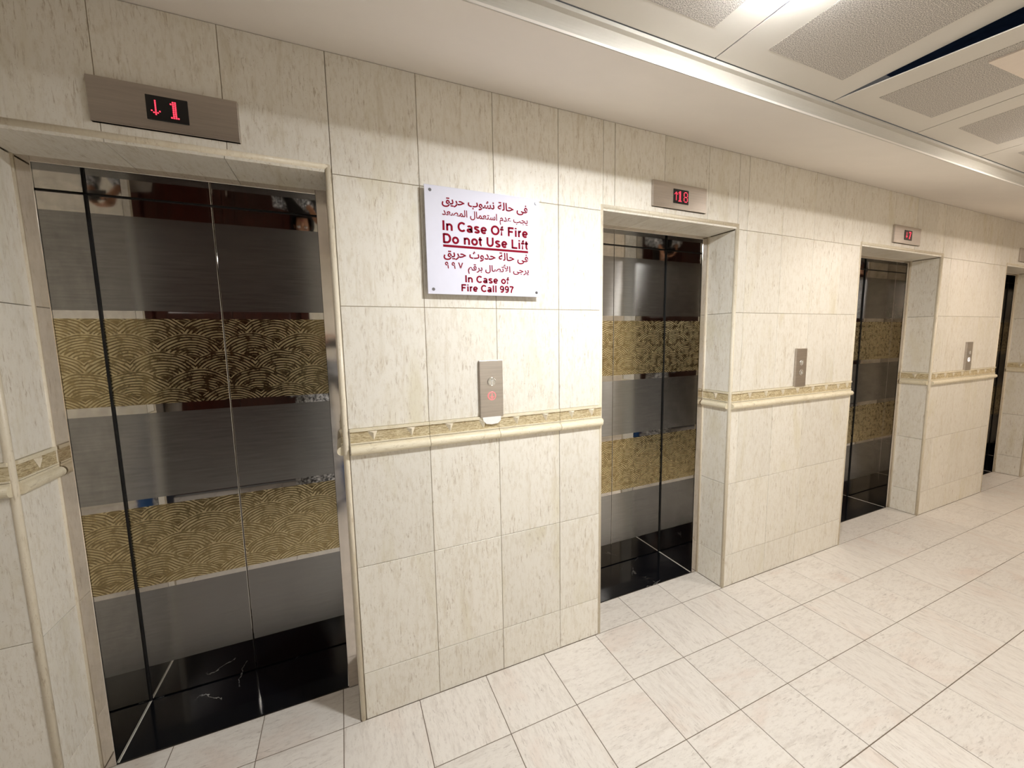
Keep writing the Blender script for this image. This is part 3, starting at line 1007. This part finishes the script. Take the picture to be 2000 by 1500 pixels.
def person(label, loc, rotz, arms, robe_mat, trousers=None, scarf=True, hs=1.0):
    root = empty('person', loc, rotz)
    tag(root, label, 'person', 'people mirrored in the lift doors')
    Z = lambda z: z * hs
    V, R, E = [], [], []
    def add(p, r, parent=None):
        V.append(Vector((p[0], p[1], Z(p[2])))); R.append(r if isinstance(r, tuple) else (r, r))
        if parent is not None: E.append((parent, len(V) - 1))
        return len(V) - 1
    pel = add((0, 0, 0.90), (0.145, 0.10))
    wai = add((0, 0.005, 1.05), (0.125, 0.088), pel)
    che = add((0, 0.0, 1.24), (0.150, 0.10), wai)
    nek = add((0, 0.0, 1.37), (0.060, 0.058), che)
    nk2 = add((0, 0.012, 1.425), (0.050, 0.050), nek)
    chn = add((0, 0.030, 1.470), (0.058, 0.070), nk2)
    hed = add((0, 0.022, 1.540), (0.070, 0.088), chn)
    top = add((0, 0.012, 1.600), (0.058, 0.072), hed)
    for s, (sh, el, wr, hd, hside, hcurl) in zip((-1, 1), arms):
        a = add((s * 0.10, 0, 1.315), 0.062, che)
        a = add(sh, 0.052, a)
        mid = [(sh[i] + el[i]) / 2 for i in range(3)]
        a = add(mid, 0.045, a)
        a = add(el, 0.037, a)
        mid = [el[i] * 0.55 + wr[i] * 0.45 for i in range(3)]
        a = add(mid, 0.035, a)
        a = add(wr, 0.024, a)
        hand_chain(V, E, R, a, hd, hside, hcurl, True)
    for s in (-1, 1):
        a = add((s * 0.085, 0, 0.84), 0.088, pel)
        a = add((s * 0.092, 0.006, 0.66), 0.074, a)
        a = add((s * 0.096, 0.012, 0.47), 0.055, a)
        a = add((s * 0.098, -0.006, 0.32), 0.052, a)
        a = add((s * 0.100, -0.012, 0.10), 0.036, a)
        b = add((s * 0.104, 0.05, 0.050), (0.038, 0.032), a)
        add((s * 0.110, 0.135, 0.036), (0.036, 0.024), b)
    me = bpy.data.meshes.new('body')
    me.from_pydata([tuple(v) for v in V], E, [])
    tmp = bpy.data.objects.new('body_cage', me)
    COL.objects.link(tmp)
    sk = tmp.modifiers.new('skin', 'SKIN')
    sk.use_smooth_shade = True
    for i, r in enumerate(R):
        me.skin_vertices[0].data[i].radius = r
    me.skin_vertices[0].data[0].use_root = True
    sb = tmp.modifiers.new('sub', 'SUBSURF'); sb.levels = 2; sb.render_levels = 2
    bpy.context.view_layer.update()
    bod = bpy.data.meshes.new_from_object(tmp.evaluated_get(bpy.context.evaluated_depsgraph_get()))
    bpy.data.objects.remove(tmp)
    bod.materials.clear(); bod.materials.append(SKIN)
    body = obj('body', bod, None, root)
    smooth(body)
    def ball(name, c, r, mat, sx=1, sy=1, sz=1, par=root):
        prof = [(math.sin(PI * i / 10) + 1e-3, -math.cos(PI * i / 10)) for i in range(11)]
        bm = lathe(prof, 16)
        bmesh.ops.scale(bm, vec=(r * sx, r * sy, r * sz), verts=bm.verts[:])
        return smooth(obj(name, bm, mat, par, (c[0], c[1], Z(c[2]))))
    for s in (-1, 1):
        e = ball('eye', (s * 0.030, 0.098, 1.545), 0.0125, EYEW, 1.2, 0.7, 0.8)
        pu = ball('pupil', (0, 0.007, 0), 0.0058, HAIR, 1, 0.6, 1, e); pu.location = (0, 0.0062, 0)
        ball('eyebrow', (s * 0.030, 0.103, 1.567), 0.017, HAIR, 1.1, 0.3, 0.22)
        ball('ear', (s * 0.076, 0.012, 1.535), 0.026, SKIN, 0.35, 0.6, 1.1)
    ball('nose', (0, 0.112, 1.522), 0.022, SKIN, 0.6, 0.85, 1.15)
    ball('mouth', (0, 0.104, 1.488), 0.022, LIPS, 1.0, 0.4, 0.32)
    # head covering: hair cap or scarf that falls on the shoulders, open at the face
    bm = bmesh.new()
    n, mrows = 28, 12
    rows_ = []
    for j in range(mrows + 1):
        t = j / mrows
        if scarf:
            z = 1.648 - 0.36 * t
            rad = 0.012 + 0.092 * math.sin(min(1.0, t * 2.6) * PI / 2) + (0.055 * max(0, t - 0.62) / 0.38)
        else:
            z = 1.645 - 0.135 * t
            rad = 0.012 + 0.084 * math.sin(min(1.0, t * 1.7) * PI / 2)
        rows_.append([bm.verts.new((rad * 0.98 * math.cos(2 * PI * i / n), 0.008 + rad * 1.10 * math.sin(2 * PI * i / n), Z(z))) for i in range(n)])
    for j in range(mrows):
        for i in range(n):
            ang = (2 * PI * (i + 0.5) / n)
            front = math.sin(ang) > 0.62
            t = (j + 0.5) / mrows
            zz = 1.648 - (0.36 if scarf else 0.135) * t
            if front and 1.455 < zz < 1.592: continue
            bm.faces.new((rows_[j][i], rows_[j + 1][i], rows_[j + 1][(i + 1) % n], rows_[j][(i + 1) % n]))
    bmesh.ops.solidify(bm, geom=bm.faces[:], thickness=0.004)
    smooth(obj('headscarf' if scarf else 'hair', bm, HAIR, root))
    # garment: torso tube and two sleeves, one mesh
    bm = bmesh.new()
    n = 32
    low = 0.10 if trousers is None else 0.80
    prof = [(low, 0.235 if trousers is None else 0.185), (0.45 if trousers is None else 0.86, 0.205 if trousers is None else 0.182), (0.90, 0.185), (1.05, 0.165), (1.22, 0.178), (1.32, 0.160), (1.375, 0.085), (1.40, 0.068)]
    rings = []
    for z, r in prof:
        rings.append([bm.verts.new((r * math.cos(2 * PI * i / n) * (1 + 0.03 * math.sin(5 * 2 * PI * i / n) * (z < 0.8)),
                                    r * 0.74 * math.sin(2 * PI * i / n) * (1 + 0.04 * math.sin(7 * 2 * PI * i / n) * (z < 0.8)), Z(z))) for i in range(n)])
    for a, b in zip(rings, rings[1:]):
        for i in range(n): bm.faces.new((a[i], a[(i + 1) % n], b[(i + 1) % n], b[i]))
    for s, (sh, el, wr, *_r) in zip((-1, 1), arms):
        P = [Vector((s * 0.07, 0, 1.31)), Vector(sh), (Vector(sh) + Vector(el)) / 2, Vector(el), (Vector(el) + Vector(wr)) / 2, Vector(el) * 0.08 + Vector(wr) * 0.92]
        tube(bm, [(p.x, p.y, Z(p.z)) for p in P], [0.085, 0.080, 0.066, 0.060, 0.055, 0.050], 16)
    smooth(obj('robe' if trousers is None else 'shirt', bm, robe_mat, root))
    if trousers is not None:
        bm = bmesh.new()
        for s in (-1, 1):
            tube(bm, [(s * 0.07, 0, Z(0.90)), (s * 0.088, 0, Z(0.78)), (s * 0.097, 0.01, Z(0.47)), (s * 0.1, -0.01, Z(0.09))], [0.115, 0.105, 0.078, 0.068], 18)
        smooth(obj('trousers', bm, trousers, root))
    for s in (-1, 1):
        bm = bevel_box(s * 0.107 - 0.046, s * 0.107 + 0.046, -0.075, 0.185, 0.0, 0.088, 0.030, 3)
        smooth(obj('shoe', bm, SHOE, root))
    return root

# the photographer stands behind the phone; local frame: +y towards the lifts
PX0, PY0 = -0.275, -1.955
pc = CAM - fw * 0.014 - right * 0.055            # phone centre
ph = empty('phone', pc)
ph.rotation_euler = Matrix((right, fw, -down)).transposed().to_euler()
tag(ph, 'dark smartphone held up in landscape before the nearest lift', 'phone')
obj('case', bevel_box(-0.078, 0.078, -0.009, 0.0, -0.038, 0.038, 0.0035, 2), BLACK, ph)
obj('screen', boxes((-0.073, 0.073, -0.0096, -0.0086, -0.033, 0.033)), GASKET, ph)
for (dx, dz) in ((0.045, 0.016), (0.045, -0.016), (0.066, -0.012)):
    smooth(obj('lens_ring', ring_mesh(0.008, 0.002), CHROME, ph, (dx, 0.0006, dz)))
def loc_of(p): return (p.x - PX0, p.y - PY0, p.z)
wl = pc - right * 0.105 - fw * 0.045 + down * 0.055
wr_ = pc + right * 0.100 - fw * 0.060 + down * 0.060
ud = tuple((-down * 0.8 + fw * 0.25))
person('person in black and white speckled robe holding up the phone, mirrored in nearest lift', (PX0, PY0, 0), 0.0,
       [((-0.185, 0, 1.30), (-0.20, 0.10, 1.06), loc_of(wl), tuple(-down + right * 0.35), tuple(-fw * 1.0), tuple(right)),
        ((0.185, 0, 1.30), (0.31, 0.10, 1.07), loc_of(wr_), tuple(-down - right * 0.35), tuple(-fw * 1.0), tuple(-right))],
       SPECK, None, True, 1.0)
person('person in a grey shirt waiting at the far left, mirrored in the nearest lift', (-1.55, -1.55, 0), -0.25,
       [((-0.19, 0, 1.30), (-0.235, -0.03, 1.04), (-0.225, 0.06, 0.80), (0.0, 0.12, -1), (0, 1, 0), (1, 0, 0)),
        ((0.19, 0, 1.30), (0.235, -0.03, 1.04), (0.225, 0.06, 0.80), (0.0, 0.12, -1), (0, 1, 0), (-1, 0, 0))],
       GREYC, NAVYC, False, 1.06)

def blue_plastic():
    m = M('blue_bottle_plastic')
    v, r, raw = m.coords()
    n = m.noise(v, 8, 2)
    m.color(m.ramp(n, [(0.3, lin(52, 104, 176)), (0.7, lin(70, 126, 196))]))
    m.set(Roughness=0.12, Transmission_Weight=0.55, IOR=1.3)
    return m.mat
BLUEP = blue_plastic()
def water_bottle(x, y, label):
    root = empty('water_bottle', (x, y, 0))
    tag(root, label, 'water bottle', 'blue water bottles on the lobby floor')
    prof = [(0.10, 0.0), (0.128, 0.012), (0.132, 0.05), (0.126, 0.065), (0.132, 0.08), (0.132, 0.16), (0.126, 0.175), (0.132, 0.19), (0.132, 0.29), (0.118, 0.335), (0.075, 0.372), (0.034, 0.392), (0.030, 0.43)]
    smooth(obj('bottle_body', lathe(prof, 36), BLUEP, root))
    obj('cap', lathe([(0.032, 0.415), (0.032, 0.445), (0.028, 0.450)], 24), PANEL_P, root)
water_bottle(0.03, -2.16, 'blue water bottle on the floor beside the photographer')
water_bottle(-2.02, -1.95, 'blue water bottle on the floor near the person in grey')
